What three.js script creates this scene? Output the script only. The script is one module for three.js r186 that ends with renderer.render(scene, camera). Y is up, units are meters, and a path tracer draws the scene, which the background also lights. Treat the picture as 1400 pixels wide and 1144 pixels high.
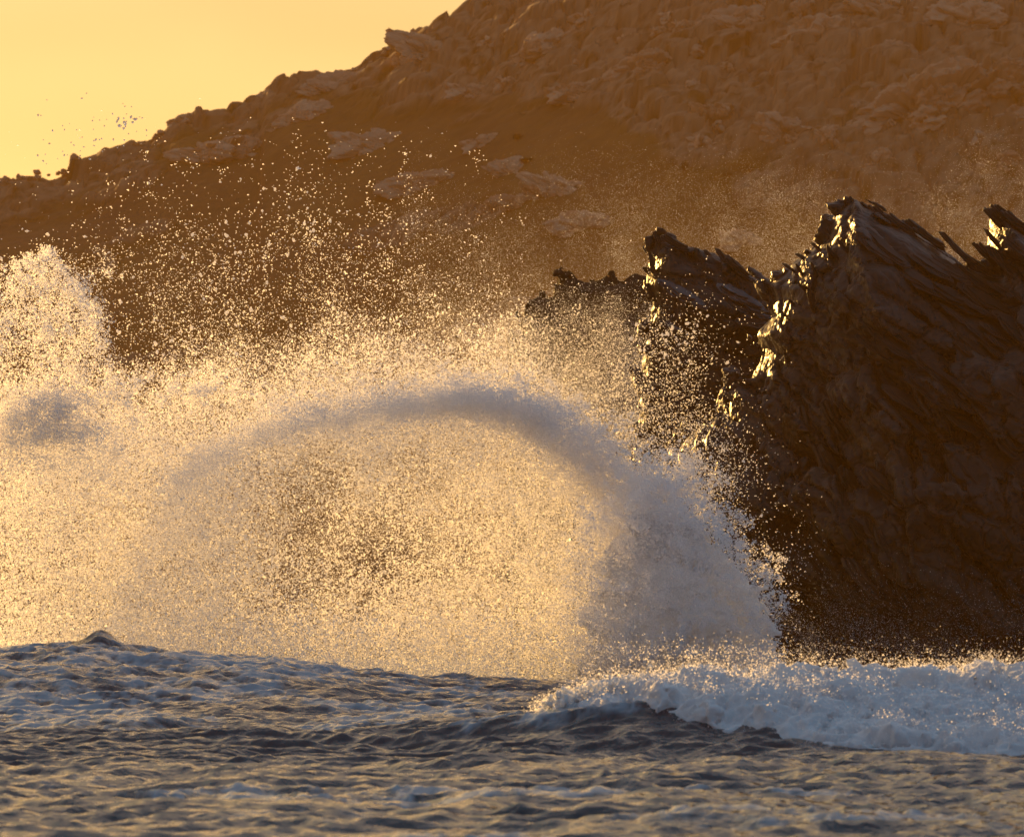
import * as THREE from 'three';
import { mergeGeometries } from 'three/addons/utils/BufferGeometryUtils.js';

// ------------------------------------------------------------------ camera, sky, sun, exposure
const scene = new THREE.Scene();
const FOV = 8, F = 1144 / (2 * Math.tan(FOV * Math.PI / 360)), PITCH = Math.atan(208 / F), EYE = 2.5;
const camera = new THREE.PerspectiveCamera(FOV, 1400 / 1144, 1, 9000);
camera.position.set(0, EYE, 0);
camera.rotation.x = PITCH;
camera.focus = 136;
camera.userData.fStop = 4;

const renderer = new THREE.WebGLRenderer({ antialias: true });
renderer.toneMapping = THREE.LinearToneMapping;
renderer.toneMappingExposure = 2.1;
renderer.shadowMap.enabled = true;

const R = Math.PI / 180, clamp = (x, a, b) => Math.min(b, Math.max(a, x)), lerp = (a, b, t) => a + (b - a) * t;
const smooth = (a, b, x) => { const t = clamp((x - a) / (b - a), 0, 1); return t * t * (3 - 2 * t); };
const SUN_AZ = 29 * R, SUN_EL = 9.5 * R;
const sunDir = new THREE.Vector3(-Math.sin(SUN_AZ) * Math.cos(SUN_EL), Math.sin(SUN_EL), -Math.cos(SUN_AZ) * Math.cos(SUN_EL));
const sun = new THREE.DirectionalLight(new THREE.Color().setRGB(1, 0.55, 0.15), 4.8);
sun.name = 'sun';
sun.position.copy(sunDir).multiplyScalar(300).add(new THREE.Vector3(0, 0, -140));
sun.target.position.set(0, 0, -140);
sun.castShadow = true;
Object.assign(sun.shadow.camera, { left: -60, right: 60, top: 60, bottom: -60, near: 1, far: 900 });
sun.shadow.mapSize.set(2048, 2048);
sun.shadow.radius = 2;
scene.add(sun, sun.target);

// ------------------------------------------------------------------ random numbers and noise
let seed = 7;
const rnd = () => { seed = (seed + 0x6d2b79f5) | 0; let t = Math.imul(seed ^ (seed >>> 15), 1 | seed); t = (t + Math.imul(t ^ (t >>> 7), 61 | t)) ^ t; return ((t ^ (t >>> 14)) >>> 0) / 4294967296; };
const gauss = () => Math.sqrt(-2 * Math.log(1 - rnd())) * Math.cos(2 * Math.PI * rnd());
const PERM = new Uint8Array(512), GX = new Float32Array(256), GY = new Float32Array(256), GZ = new Float32Array(256);
{
  const p = Array.from({ length: 256 }, (_, i) => i);
  for (let i = 255; i > 0; i--) { const j = Math.floor(rnd() * (i + 1)); [p[i], p[j]] = [p[j], p[i]]; }
  for (let i = 0; i < 512; i++) PERM[i] = p[i & 255];
  for (let i = 0; i < 256; i++) { const z = rnd() * 2 - 1, a = rnd() * 6.2832, r = Math.sqrt(1 - z * z); GX[i] = r * Math.cos(a) * 1.5; GY[i] = r * Math.sin(a) * 1.5; GZ[i] = z * 1.5; }
}
function noise(x, y, z) {
  const X = Math.floor(x), Y = Math.floor(y), Z = Math.floor(z);
  x -= X; y -= Y; z -= Z;
  const xi = X & 255, yi = Y & 255, zi = Z & 255;
  const u = x * x * x * (x * (x * 6 - 15) + 10), v = y * y * y * (y * (y * 6 - 15) + 10), w = z * z * z * (z * (z * 6 - 15) + 10);
  const A = PERM[xi] + yi, B = PERM[xi + 1] + yi, AA = PERM[A] + zi, AB = PERM[A + 1] + zi, BA = PERM[B] + zi, BB = PERM[B + 1] + zi;
  const g = (h, a, b, c) => GX[h] * a + GY[h] * b + GZ[h] * c;
  const x1 = x - 1, y1 = y - 1, z1 = z - 1;
  const a0 = lerp(g(PERM[AA], x, y, z), g(PERM[BA], x1, y, z), u), a1 = lerp(g(PERM[AB], x, y1, z), g(PERM[BB], x1, y1, z), u);
  const b0 = lerp(g(PERM[AA + 1], x, y, z1), g(PERM[BA + 1], x1, y, z1), u), b1 = lerp(g(PERM[AB + 1], x, y1, z1), g(PERM[BB + 1], x1, y1, z1), u);
  return lerp(lerp(a0, a1, v), lerp(b0, b1, v), w);
}
const fbm = (x, y, z, n) => { let s = 0, a = 1; for (let i = 0; i < n; i++, a *= 0.5, x = x * 2.03 + 11.3, y = y * 2.03 + 5.7, z = z * 2.03 + 3.1) s += a * noise(x, y, z); return s; };
const ridged = (x, y, z, n) => { let s = 0, a = 1; for (let i = 0; i < n; i++, a *= 0.5, x = x * 2.07 + 7.3, y = y * 2.07 + 1.7, z = z * 2.07 + 9.1) s += a * (1 - 2 * Math.abs(noise(x, y, z))); return s; };
const hash2 = (i, j) => { let h = Math.imul(i | 0, 374761393) ^ Math.imul(j | 0, 668265263); h = Math.imul(h ^ (h >>> 13), 1274126177); return ((h ^ (h >>> 16)) >>> 0) / 4294967296; };
// broken blocks: each cell of a Voronoi pattern has its own offset and tilt, with a crack round it
function blocky(x, y, z) {
  const X = Math.floor(x), Y = Math.floor(y), Z = Math.floor(z);
  let one = 9, two = 9, id = 0, ox = 0, oy = 0, oz = 0;
  for (let k = Z - 1; k <= Z + 1; k++) for (let j = Y - 1; j <= Y + 1; j++) for (let i = X - 1; i <= X + 1; i++) {
    const h = PERM[PERM[PERM[i & 255] + (j & 255)] + (k & 255)], g = PERM[h + 57], f = PERM[h + 131];
    const a = i + h / 255 - x, b = j + g / 255 - y, c = k + f / 255 - z, d = a * a + b * b + c * c;
    if (d < one) { two = one; one = d; id = g; ox = a; oy = b; oz = c; } else if (d < two) two = d;
  }
  const gap = Math.sqrt(two) - Math.sqrt(one);
  return PERM[id + 17] / 255 - 0.5 - 0.45 * (GX[id] * ox + GY[id] * oy + GZ[id] * oz) - 0.42 * Math.exp(-gap * 9);
}
function table(points) {                                          // piecewise linear function of x
  return (x) => {
    if (x <= points[0][0]) return points[0][1];
    for (let i = 1; i < points.length; i++) if (x < points[i][0]) { const [a, b] = points[i - 1], [c, d] = points[i]; return b + (d - b) * (x - a) / (c - a); }
    return points[points.length - 1][1];
  };
}
// a place at the distance d before the eye, given by where it stands in a 1400 x 1144 view
function at(px, py, d) {
  const cx = (px - 700) / F, cy = (572 - py) / F, c = Math.cos(PITCH), s = Math.sin(PITCH);
  const y = cy * c + s, z = cy * s - c, k = d / -z;
  return new THREE.Vector3(cx * k, EYE + y * k, -d);
}

// ------------------------------------------------------------------ sky
{
  const W = 1024, H = 512, data = new Float32Array(W * H * 4);
  for (let row = 0; row < H; row++) {
    const up = ((row + 0.5) / H - 0.5) * Math.PI, y = Math.sin(up), cu = Math.cos(up);
    for (let col = 0; col < W; col++) {
      const round = ((col + 0.5) / W - 0.5) * 2 * Math.PI, x = Math.cos(round) * cu, z = Math.sin(round) * cu;
      const c = x * sunDir.x + y * sunDir.y + z * sunDir.z, ang = Math.acos(clamp(c, -1, 1));
      const toward = Math.pow(0.5 + 0.5 * c, 3), low = Math.exp(-Math.max(0, y) * 6);
      const glow = Math.exp(-ang * ang / 0.4) * 0.2;
      const warm = clamp(toward * (0.06 + 1.42 * low), 0, 1.2);
      const yy = Math.max(y, 0.04), cl = fbm(x / yy * 0.5 + 3, z / yy * 0.5, 1.3, 4), fine = fbm(x * 14, y * 60, z * 14, 4);
      const cloud = 1 + (0.16 * cl + 0.12 * fine) * smooth(0, 0.06, y);
      const o = (row * W + col) * 4;
      data[o] = (lerp(0.055, 0.78, warm) + glow * 0.5) * cloud;
      data[o + 1] = (lerp(0.114, 0.48, warm) + glow * 0.3) * (0.3 + 0.7 * cloud);
      data[o + 2] = (lerp(0.175, 0.155, warm) + glow * 0.08) * (0.1 + 0.9 * cloud);
      data[o + 3] = 1;
    }
  }
  const sky = new THREE.DataTexture(data, W, H, THREE.RGBAFormat, THREE.FloatType);
  sky.mapping = THREE.EquirectangularReflectionMapping;
  sky.magFilter = THREE.LinearFilter;
  sky.needsUpdate = true;
  scene.background = sky;
  scene.environment = sky;
}
scene.fog = new THREE.FogExp2(new THREE.Color().setRGB(1.0, 0.47, 0.04), 0.00029);

// ------------------------------------------------------------------ helpers
const taken = new Map();
const numbered = (name) => { const n = taken.get(name) ?? 0; taken.set(name, n + 1); return n ? `${name}_${String(n).padStart(3, '0')}` : name; };
function put(o, name, data, parent = scene) {
  o.name = parent === scene ? numbered(name) : name;
  Object.assign(o.userData, data);
  o.castShadow = o.receiveShadow = true;
  parent.add(o);
  return o;
}
const standard = (o) => new THREE.MeshStandardMaterial(o), physical = (o) => new THREE.MeshPhysicalMaterial(o);
const rgb = (r, g, b) => new THREE.Color().setRGB(r, g, b);

// surface nets: the zero surface of f (negative inside) on a grid; rough(x, y, z) is f without its detail, detail at most reach
function surface(lo, hi, cell, f, rough, reach) {
  const nx = Math.ceil((hi[0] - lo[0]) / cell) + 1, ny = Math.ceil((hi[1] - lo[1]) / cell) + 1, nz = Math.ceil((hi[2] - lo[2]) / cell) + 1;
  const v = new Float32Array(nx * ny * nz), at3 = (i, j, k) => (k * ny + j) * nx + i, B = 6, far = reach + cell * B * 0.9;
  for (let k0 = 0; k0 < nz; k0 += B) for (let j0 = 0; j0 < ny; j0 += B) for (let i0 = 0; i0 < nx; i0 += B) {
    const b = rough(lo[0] + (i0 + B / 2) * cell, lo[1] + (j0 + B / 2) * cell, lo[2] + (k0 + B / 2) * cell), skip = Math.abs(b) > far;
    for (let k = k0; k < Math.min(k0 + B, nz); k++) for (let j = j0; j < Math.min(j0 + B, ny); j++) for (let i = i0; i < Math.min(i0 + B, nx); i++) {
      v[at3(i, j, k)] = i === 0 || j === 0 || k === 0 || i === nx - 1 || j === ny - 1 || k === nz - 1 ? 1 : skip ? b : f(lo[0] + i * cell, lo[1] + j * cell, lo[2] + k * cell);
    }
  }
  const position = [], index = [], made = new Int32Array(nx * ny * nz).fill(-1), cr = [0, 1, nx, nx + 1, nx * ny, nx * ny + 1, nx * ny + nx, nx * ny + nx + 1];
  const EDGES = [[0, 1], [2, 3], [4, 5], [6, 7], [0, 2], [1, 3], [4, 6], [5, 7], [0, 4], [1, 5], [2, 6], [3, 7]];
  for (let k = 0; k < nz - 1; k++) for (let j = 0; j < ny - 1; j++) for (let i = 0; i < nx - 1; i++) {
    const o = at3(i, j, k);
    let m = 0;
    for (let c = 0; c < 8; c++) if (v[o + cr[c]] < 0) m |= 1 << c;
    if (m === 0 || m === 255) continue;
    let n = 0, x = 0, y = 0, z = 0;
    for (const [a, b] of EDGES) {
      const fa = v[o + cr[a]], fb = v[o + cr[b]];
      if (fa < 0 === fb < 0) continue;
      const t = fa / (fa - fb);
      x += lerp(a & 1, b & 1, t); y += lerp((a >> 1) & 1, (b >> 1) & 1, t); z += lerp(a >> 2, b >> 2, t); n++;
    }
    made[o] = position.length / 3;
    position.push(lo[0] + (i + x / n) * cell, lo[1] + (j + y / n) * cell, lo[2] + (k + z / n) * cell);
  }
  const quad = (a, b, c, d, flip) => { if (flip) index.push(a, c, b, a, d, c); else index.push(a, b, c, a, c, d); };
  for (let k = 1; k < nz - 1; k++) for (let j = 1; j < ny - 1; j++) for (let i = 1; i < nx - 1; i++) {
    const o = at3(i, j, k), s = v[o] < 0, sy = nx, sz = nx * ny;
    if (s !== v[o + 1] < 0) quad(made[o - sy - sz], made[o - sz], made[o], made[o - sy], !s);
    if (s !== v[o + sy] < 0) quad(made[o - 1 - sz], made[o - 1], made[o], made[o - sz], !s);
    if (s !== v[o + sz] < 0) quad(made[o - 1 - sy], made[o - sy], made[o], made[o - 1], !s);
  }
  const g = new THREE.BufferGeometry();
  g.setAttribute('position', new THREE.Float32BufferAttribute(position, 3));
  g.setIndex(index);
  g.computeVertexNormals();
  return g;
}
function tint(g, pick) {                                          // vertex colours: pick(x, y, z, nx, ny, nz) -> [r, g, b]
  const p = g.attributes.position, c = new Float32Array(p.count * 3);
  for (let i = 0; i < p.count; i++) c.set(pick(p.getX(i), p.getY(i), p.getZ(i)), i * 3);
  g.setAttribute('color', new THREE.BufferAttribute(c, 3));
  return g;
}

// ------------------------------------------------------------------ hill
const skyline = table([[-2600, 700], [-900, 420], [-300, 300], [0, 247], [45, 240], [100, 230], [165, 205], [215, 184], [245, 168], [330, 156], [358, 150], [364, 134], [400, 112], [430, 104], [480, 96], [530, 72], [580, 46], [620, 29], [655, 12], [720, -30], [900, -130], [1200, -240], [1500, -300], [2200, -350], [3600, 200]]);
const CREST = 600, FOOT = 440;
const crestHeight = (x) => (780 - skyline(700 + x * F / CREST)) / F * CREST + EYE;
const cragFoot = table([[-90, -592], [-25, -594], [-7, -586], [13, -551], [34, -532], [60, -522]]);
const crag = (x, z) => { const b = cragFoot(x) + 14 * fbm(x * 0.05 + 4, z * 0.05, 2.2, 3); return Math.max(smooth(b + 5, b - 5, z), 0.8 * smooth(0.3, 0.55, fbm(x * 0.045 + 14, z * 0.06, 5.2, 3))); };
function hillHeight(x, z) {
  const t = (-z - FOOT) / (CREST - FOOT), h = crestHeight(x * CREST / Math.max(300, -z) * 0.6 + x * 0.4);
  let y;
  if (t < 0) y = t * 40;
  else if (t <= 1) y = h * (t < 0.55 ? 0.78 * t : 0.429 + (t - 0.55) * 1.269);
  else y = h - (t - 1) * 90 - (t - 1) * (t - 1) * 60;
  const k = smooth(0, 0.1, t) * (1 - 0.75 * smooth(0.93, 1, t));
  y += k * (1.3 * fbm(x * 0.03, z * 0.03, 8.1, 3) - 0.3);
  return y;
}
{
  const xs = [], zs = [];
  for (let x = -330; x < -62; x += 9) xs.push(x);
  for (let x = -62; x <= 62; x += 0.28) xs.push(x);
  for (let x = 68; x <= 330; x += 9) xs.push(x);
  for (let z = 410; z < 444; z += 4) zs.push(-z);
  for (let z = 444; z < 590; z += 0.45) zs.push(-z);
  for (let z = 590; z <= 603; z += 0.25) zs.push(-z);
  for (let z = 606; z < 800; z += 8) zs.push(-z);
  const nx = xs.length, nz = zs.length, p = new Float32Array(nx * nz * 3), c = new Float32Array(nx * nz * 3), index = [];
  for (let k = 0; k < nz; k++) for (let i = 0; i < nx; i++) {
    const x = xs[i], z = zs[k], m = crag(x, z), o = (k * nx + i) * 3;
    let y = hillHeight(x, z);
    const r = ridged(x * 0.16, y * 0.12, z * 0.16, 4);
    y += m * (1.5 * blocky(x * 0.16, y * 0.2, z * 0.2) + 0.8 * blocky(x * 0.5, y * 0.55, z * 0.55) + 0.8) + 0.10 * noise(x * 0.6, 0, z * 0.6) + 0.05 * noise(x * 1.7, 3, z * 1.7);
    if (z < -588 && z > -604) y += 0.35 * Math.max(0, noise(x * 0.45, 7, 1) + 0.5 * noise(x * 1.3, 2, 1));
    p.set([x, y, z], o);
    const g = fbm(x * 0.09, z * 0.05, 4.4, 4), s = fbm(x * 0.8, y * 0.8, z * 0.8, 3), rock = smooth(0.25, 0.7, m) * smooth(-0.5, 0.2, s + 0.4 * r - 0.1);
    const grass = [0.1 + 0.045 * g + 0.022 * s, 0.054 + 0.024 * g + 0.012 * s, 0.011 + 0.004 * g], stone = [0.19 + 0.1 * s, 0.125 + 0.066 * s, 0.066 + 0.036 * s];
    c.set([0, 1, 2].map((a) => Math.max(0.01, lerp(grass[a], stone[a], rock))), o);
    if (k && i) { const b = k * nx + i; index.push(b - nx - 1, b - nx, b, b - nx - 1, b, b - 1); }
  }
  const g = new THREE.BufferGeometry();
  g.setAttribute('position', new THREE.BufferAttribute(p, 3));
  g.setAttribute('color', new THREE.BufferAttribute(c, 3));
  g.setIndex(index);
  g.computeVertexNormals();
  put(new THREE.Mesh(g, standard({ vertexColors: true, roughness: 1, flatShading: true })), 'hill', { kind: 'structure', label: 'hazy brown hillside of dry grass and crags behind the sea rocks' });
}
// where the sight line through a place in the view meets the hill
function onHill(px, py) {
  for (let d = FOOT + 4; d < CREST + 2; d += 0.4) { const q = at(px, py, d); if (q.y <= hillHeight(q.x, q.z) + 0.1) return q; }
  return at(px, py, CREST);
}

// ------------------------------------------------------------------ outcrops, boulders and bushes on the hill
const outcropMaterial = standard({ vertexColors: true, roughness: 0.95, flatShading: true });
function outcropShape(detail, k) {
  const g = new THREE.IcosahedronGeometry(1, detail), p = g.attributes.position, c = new Float32Array(p.count * 3), n = detail > 10 ? 70 : 16;
  const knots = Array.from({ length: n }, () => { const u = rnd() * 2 - 1, a = rnd() * 6.283, r = Math.sqrt(1 - u * u); return [r * Math.cos(a), u, r * Math.sin(a), rnd(), gauss() * 0.5, gauss() * 0.5, gauss() * 0.5]; });
  for (let i = 0; i < p.count; i++) {
    const x = p.getX(i), y = p.getY(i), z = p.getZ(i), wx = x + 0.12 * noise(x * 4 + k, y * 4, z * 4), wy = y + 0.12 * noise(x * 4, y * 4 + k, z * 4 + 9);
    let one = 9, two = 9, w = knots[0];
    for (const q of knots) { const d = (wx - q[0]) ** 2 * 1.2 + (wy - q[1]) ** 2 + (z - q[2]) ** 2; if (d < one) { two = one; one = d; w = q; } else if (d < two) two = d; }
    const gap = Math.sqrt(two) - Math.sqrt(one), facet = (x - w[0]) * w[4] + (y - w[1]) * w[5] + (z - w[2]) * w[6];
    const r = 0.74 + 0.3 * noise(x * 1.3 + k * 3.1, y * 1.3, z * 1.3) + 0.26 * (w[3] - 0.5) + 0.6 * facet - 0.1 * Math.exp(-gap * 22) + 0.07 * ridged(x * 5 + k, y * 5, z * 5, 3);
    p.setXYZ(i, x * r, y * r, z * r);
    const s = 0.5 + 0.5 * noise(x * 5, y * 5 + k, z * 5) + 0.5 * (w[3] - 0.5);
    c.set([0.27 + 0.15 * s, 0.19 + 0.11 * s, 0.115 + 0.07 * s], i * 3);
  }
  g.setAttribute('color', new THREE.BufferAttribute(c, 3));
  g.computeVertexNormals();
  return g;
}
const outcropShapes = [0, 1, 2, 3, 4, 5].map((k) => outcropShape(26, k * 1.7 + 0.3)), boulderShapes = [0, 1, 2].map((k) => outcropShape(9, k * 2.9 + 11));
const outcrops = [   // place in the view, width and height in view pixels, what sets it apart
  [1275, 150, 250, 190, 'broad pale grey outcrop high on the hazy hill above the sharp rock peak', 12],
  [1365, 125, 150, 200, 'tall grey outcrop on the hazy hill above the right rock pinnacle', -18],
  [1062, 185, 120, 95, 'rounded fractured outcrop on the hazy hill directly above the bare grass slope', 20],
  [975, 160, 80, 85, 'small cracked outcrop beside the rounded outcrop on the hazy hill', -10],
  [1130, 55, 150, 90, 'wide low crag near the top of the hazy hill', 8],
  [1010, 30, 140, 60, 'flat crag under the skyline on the hazy hill', -6],
  [880, 95, 110, 80, 'middle sized crag on the hazy upper hill left of the cracked outcrop', 14],
  [790, 130, 90, 60, 'low crag at the upper edge of the bare grass slope', -14],
  [745, 70, 120, 70, 'crag under the skyline where the hill rises steeply', 18],
  [1215, 15, 150, 60, 'dim crag above the broad pale grey outcrop', -20],
  [1330, 30, 170, 70, 'dim wide crag above the tall grey outcrop', 5],
  [1195, 230, 90, 60, 'low stony rib below the broad pale grey outcrop', 30],
  [1370, 225, 70, 60, 'pale boulder pile below the tall grey outcrop', 0],
  [665, 195, 70, 28, 'thin pale ledge on the hill above the spray', -4],
  [705, 232, 90, 26, 'long pale ledge on the hill above the terraced crag', -6],
  [765, 262, 130, 60, 'terraced crag on the hill between spray and bare slope', -8],
  [800, 312, 120, 50, 'lower step of the terraced crag on the hill', 6],
  [690, 285, 90, 70, 'dim outcrop on the hill half veiled by droplets', -12],
  [575, 255, 130, 60, 'dim outcrop on the hill above the golden spray', 10],
  [520, 200, 140, 40, 'low grassy crag on the hill left of the thin ledge', -8],
  [420, 160, 110, 40, 'low crag under the notch in the skyline', 6],
  [300, 215, 150, 80, 'dim crag on the left shoulder of the hill', 14],
  [1020, 335, 90, 40, 'faint pale outcrop in the mist above the crag with pale slabs', -5],
  [470, 118, 150, 40, 'skyline crag above the bright strip of grass', -16],
  [590, 75, 150, 60, 'steep skyline crag on the rising ridge', -24],
  [650, 130, 90, 40, 'low crag beside the bright strip of grass', -20],
];
outcrops.forEach(([px, py, w, h, label, turn], n) => {
  const q = onHill(px, py), k = -q.z / F, o = new THREE.Mesh(outcropShapes[n % 6], outcropMaterial);
  o.position.copy(q).add(new THREE.Vector3(0, -0.25 * h * k * 0.5, -0.12 * w * k));
  o.scale.set(w * k * 0.52, h * k * 0.56, w * k * 0.3);
  o.rotation.set(0.85, (rnd() - 0.5) * 0.8, turn * R);
  put(o, 'rock_outcrop', { label, category: 'outcrop', group: 'crags on the hillside' });
});
for (let i = 0; i < 70; i++) {   // lesser crags of the upper slope
  const px = 560 + rnd() * 860, py = lerp(Math.max(6, skyline(px) + 25), 215, Math.pow(rnd(), 1.2)), w = 16 + 44 * rnd() * rnd();
  if (px < 900 && py > 150 - (900 - px) * 0.1) continue;
  const q = onHill(px, py), k = -q.z / F, o = new THREE.Mesh(boulderShapes[Math.floor(rnd() * 3)], outcropMaterial);
  o.position.copy(q);
  o.scale.set(w * k * 0.55, w * k * (0.3 + 0.3 * rnd()), w * k * 0.4);
  o.rotation.set(0.6, rnd() * 6, (rnd() - 0.5) * 0.9);
  put(o, 'hill_rock', { label: 'small weathered grey rock strewn among the crags of the upper hillside', category: 'rock', group: 'rocks strewn over the upper hillside' });
}
const ridge = [];
for (let px = 4; px < 662; px += 7 + rnd() * 16) ridge.push([px, skyline(px), 5 + rnd() * 13]);
for (const [px, py, w] of [...ridge, [363, 128, 26], [50, 232, 9], [245, 165, 30], [662, -2, 26], [533, 66, 22]]) {
  const q = at(px, py + 3, CREST - 0.5), k = CREST / F;
  q.y = Math.min(q.y, hillHeight(q.x, q.z) + 0.5);
  const o = new THREE.Mesh(boulderShapes[Math.floor(rnd() * 3)], outcropMaterial);
  o.position.copy(q);
  o.scale.set(w * k * 0.62, w * k * (0.3 + 0.25 * rnd()), w * k * 0.6);
  o.rotation.set(0, rnd() * 6, (rnd() - 0.7) * 0.7);
  put(o, 'boulder', { label: 'small boulder in the jagged row along the skyline of the hill', category: 'boulder', group: 'boulders along the skyline' });
}
const leaf = new THREE.BufferGeometry();
{
  const p = [];
  for (let i = 0; i < 420; i++) {
    const a = rnd() * 6.283, u = rnd() * 2 - 1, r = Math.cbrt(rnd()) * (0.8 + 0.25 * noise(a, u * 2, 1)), s = Math.sqrt(1 - u * u), c = [s * Math.cos(a) * r, u * r * 0.9 + 0.6, s * Math.sin(a) * r];
    for (let v = 0; v < 3; v++) p.push(c[0] + gauss() * 0.09, c[1] + gauss() * 0.09, c[2] + gauss() * 0.09);
  }
  leaf.setAttribute('position', new THREE.Float32BufferAttribute(p, 3));
  leaf.computeVertexNormals();
}
const bushMaterial = standard({ color: rgb(0.04, 0.035, 0.014), roughness: 1 }), stemMaterial = standard({ color: rgb(0.06, 0.04, 0.025), roughness: 1 });
for (const [px, py, w, h, label] of [[936, 224, 14, 19, 'dark upright bush alone on the bare grass slope'], [996, 238, 18, 13, 'dark low bush beside the widest bush on the bare grass slope'], [1022, 229, 30, 13, 'widest low dark bush on the bare grass slope'], [1078, 180, 10, 12, 'tiny dark bush at the foot of the rounded outcrop'], [708, 185, 20, 9, 'flat dark bush above the long pale ledge'], [720, 217, 26, 8, 'flat dark bush behind the long pale ledge']]) {
  const q = onHill(px, py + h / 2), k = -q.z / F, o = put(new THREE.Group(), 'gorse_bush', { label, category: 'bush', group: 'bushes on the grass slope' });
  o.position.copy(q);
  o.scale.set(w * k * 0.5, h * k * 0.6, w * k * 0.5);
  o.rotation.y = rnd() * 6;
  put(new THREE.Mesh(leaf, bushMaterial), 'foliage', {}, o);
  const stem = put(new THREE.Mesh(new THREE.CylinderGeometry(0.08, 0.13, 0.8, 6), stemMaterial), 'stem', {}, o);
  stem.position.y = 0.15;
}

// ------------------------------------------------------------------ sea
const metre = (px, d) => (px - 700) * d / F;
const frontCrest = 84, backCrest = 114;
const frontHeight = table([[-14, 0.1], [metre(0, 84), 0.1], [metre(250, 84), 0.12], [metre(450, 84), 0.16], [metre(600, 84), 0.3], [metre(760, 84), 0.52], [metre(830, 84), 0.64], [metre(900, 84), 0.7], [metre(1060, 84), 0.76], [metre(1250, 84), 0.74], [metre(1400, 84), 0.72], [12, 0.7], [20, 0.4]]);
const backHeight = table([[-22, 0.8], [metre(0, 114), 0.98], [metre(140, 114), 1.04], [metre(250, 114), 0.83], [metre(380, 114), 0.7], [metre(480, 114), 0.52], [metre(580, 114), 0.3], [metre(700, 114), 0.25], [metre(900, 114), 0.2], [20, 0.2]]);
const frontLine = (x) => -frontCrest + 0.35 * Math.sin(x * 0.5 + 1) + 0.02 * x * x * 0.3, backLine = (x) => -backCrest + 0.06 * x + 0.8 * Math.sin(x * 0.33);
function seaSwell(x, z) {
  const u = z - frontLine(x), v = z - backLine(x);
  const a = frontHeight(x) * (u > 0 ? Math.exp(-u * u / 7.5) : Math.exp(-u * u / 16));
  const b = backHeight(x) * (v > 0 ? Math.exp(-v * v / 110) : Math.exp(-v * v / 40));
  return a + b;
}
function seaHeight(x, z) {
  const near = 1 - smooth(-62, -50, z) * 0.3, s = Math.abs(z) > 180 || Math.abs(x) > 40 ? 0.3 : 1;
  let y = seaSwell(x, z);
  y += near * s * (0.12 * fbm(x * 0.3 + 3, z * 0.22, 1.1, 2) + 0.1 * (ridged(x * 0.55 + 0.06 * z, z * 0.8, 4.2, 2) - 0.6) + 0.045 * (ridged(x * 0.9, z * 1.9 + x * 0.3, 6.3, 2) - 0.5) + 0.016 * ridged(x * 2.1 + 0.5 * noise(x, z, 3), z * 4.2, 2.3, 3));
  const peak = Math.exp(-((x - metre(138, 113)) ** 2) / 0.12 - ((z + 113.4) ** 2) / 0.5);
  return y + 0.3 * peak;
}
const seaColumns = [], seaRows = [];
for (let i = 0; i <= 14; i++) seaColumns.push(-3 + (3 - 0.104) * Math.pow(i / 14, 0.35));
for (let i = 1; i < 390; i++) seaColumns.push(-0.104 + 0.208 * i / 390);
for (let i = 14; i >= 0; i--) seaColumns.push(3 - (3 - 0.104) * Math.pow(i / 14, 0.35));
for (let d = -80; d < 46; d += 7) seaRows.push(d);
for (let d = 48; d < 76; d += 0.14) seaRows.push(d);
for (let d = 76; d < 88; d += 0.06) seaRows.push(d);
for (let d = 88; d < 118; d += 0.11) seaRows.push(d);
for (let d = 118; d < 165; d += 0.35) seaRows.push(d);
for (let d = 165; d < 420; d += 12) seaRows.push(d);
for (let d = 420; d < 7000; d *= 1.4) seaRows.push(d);
const bumpSize = 512, bumpData = new Uint8Array(bumpSize * bumpSize * 4);
for (let j = 0; j < bumpSize; j++) for (let i = 0; i < bumpSize; i++) {   // ripples that tile every 256 steps of noise
  const u = i / bumpSize * 32, v = j / bumpSize * 32, wrap = (s, a) => { const fx = i / bumpSize, fy = j / bumpSize, n = (x, y) => 1 - 2 * Math.abs(noise(x * s, y * s, a)); return lerp(lerp(n(u, v), n(u - 32, v), fx), lerp(n(u, v - 32), n(u - 32, v - 32), fx), fy); };
  const h = clamp(128 + 70 * (wrap(0.5, 1.5) + 0.5 * wrap(1.1, 2.5) + 0.25 * wrap(2.3, 3.5)) - 40, 0, 255);
  bumpData.set([h, h, h, 255], (j * bumpSize + i) * 4);
}
const ripples = new THREE.DataTexture(bumpData, bumpSize, bumpSize);
ripples.wrapS = ripples.wrapT = THREE.RepeatWrapping;
ripples.magFilter = THREE.LinearFilter;
ripples.needsUpdate = true;
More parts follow.
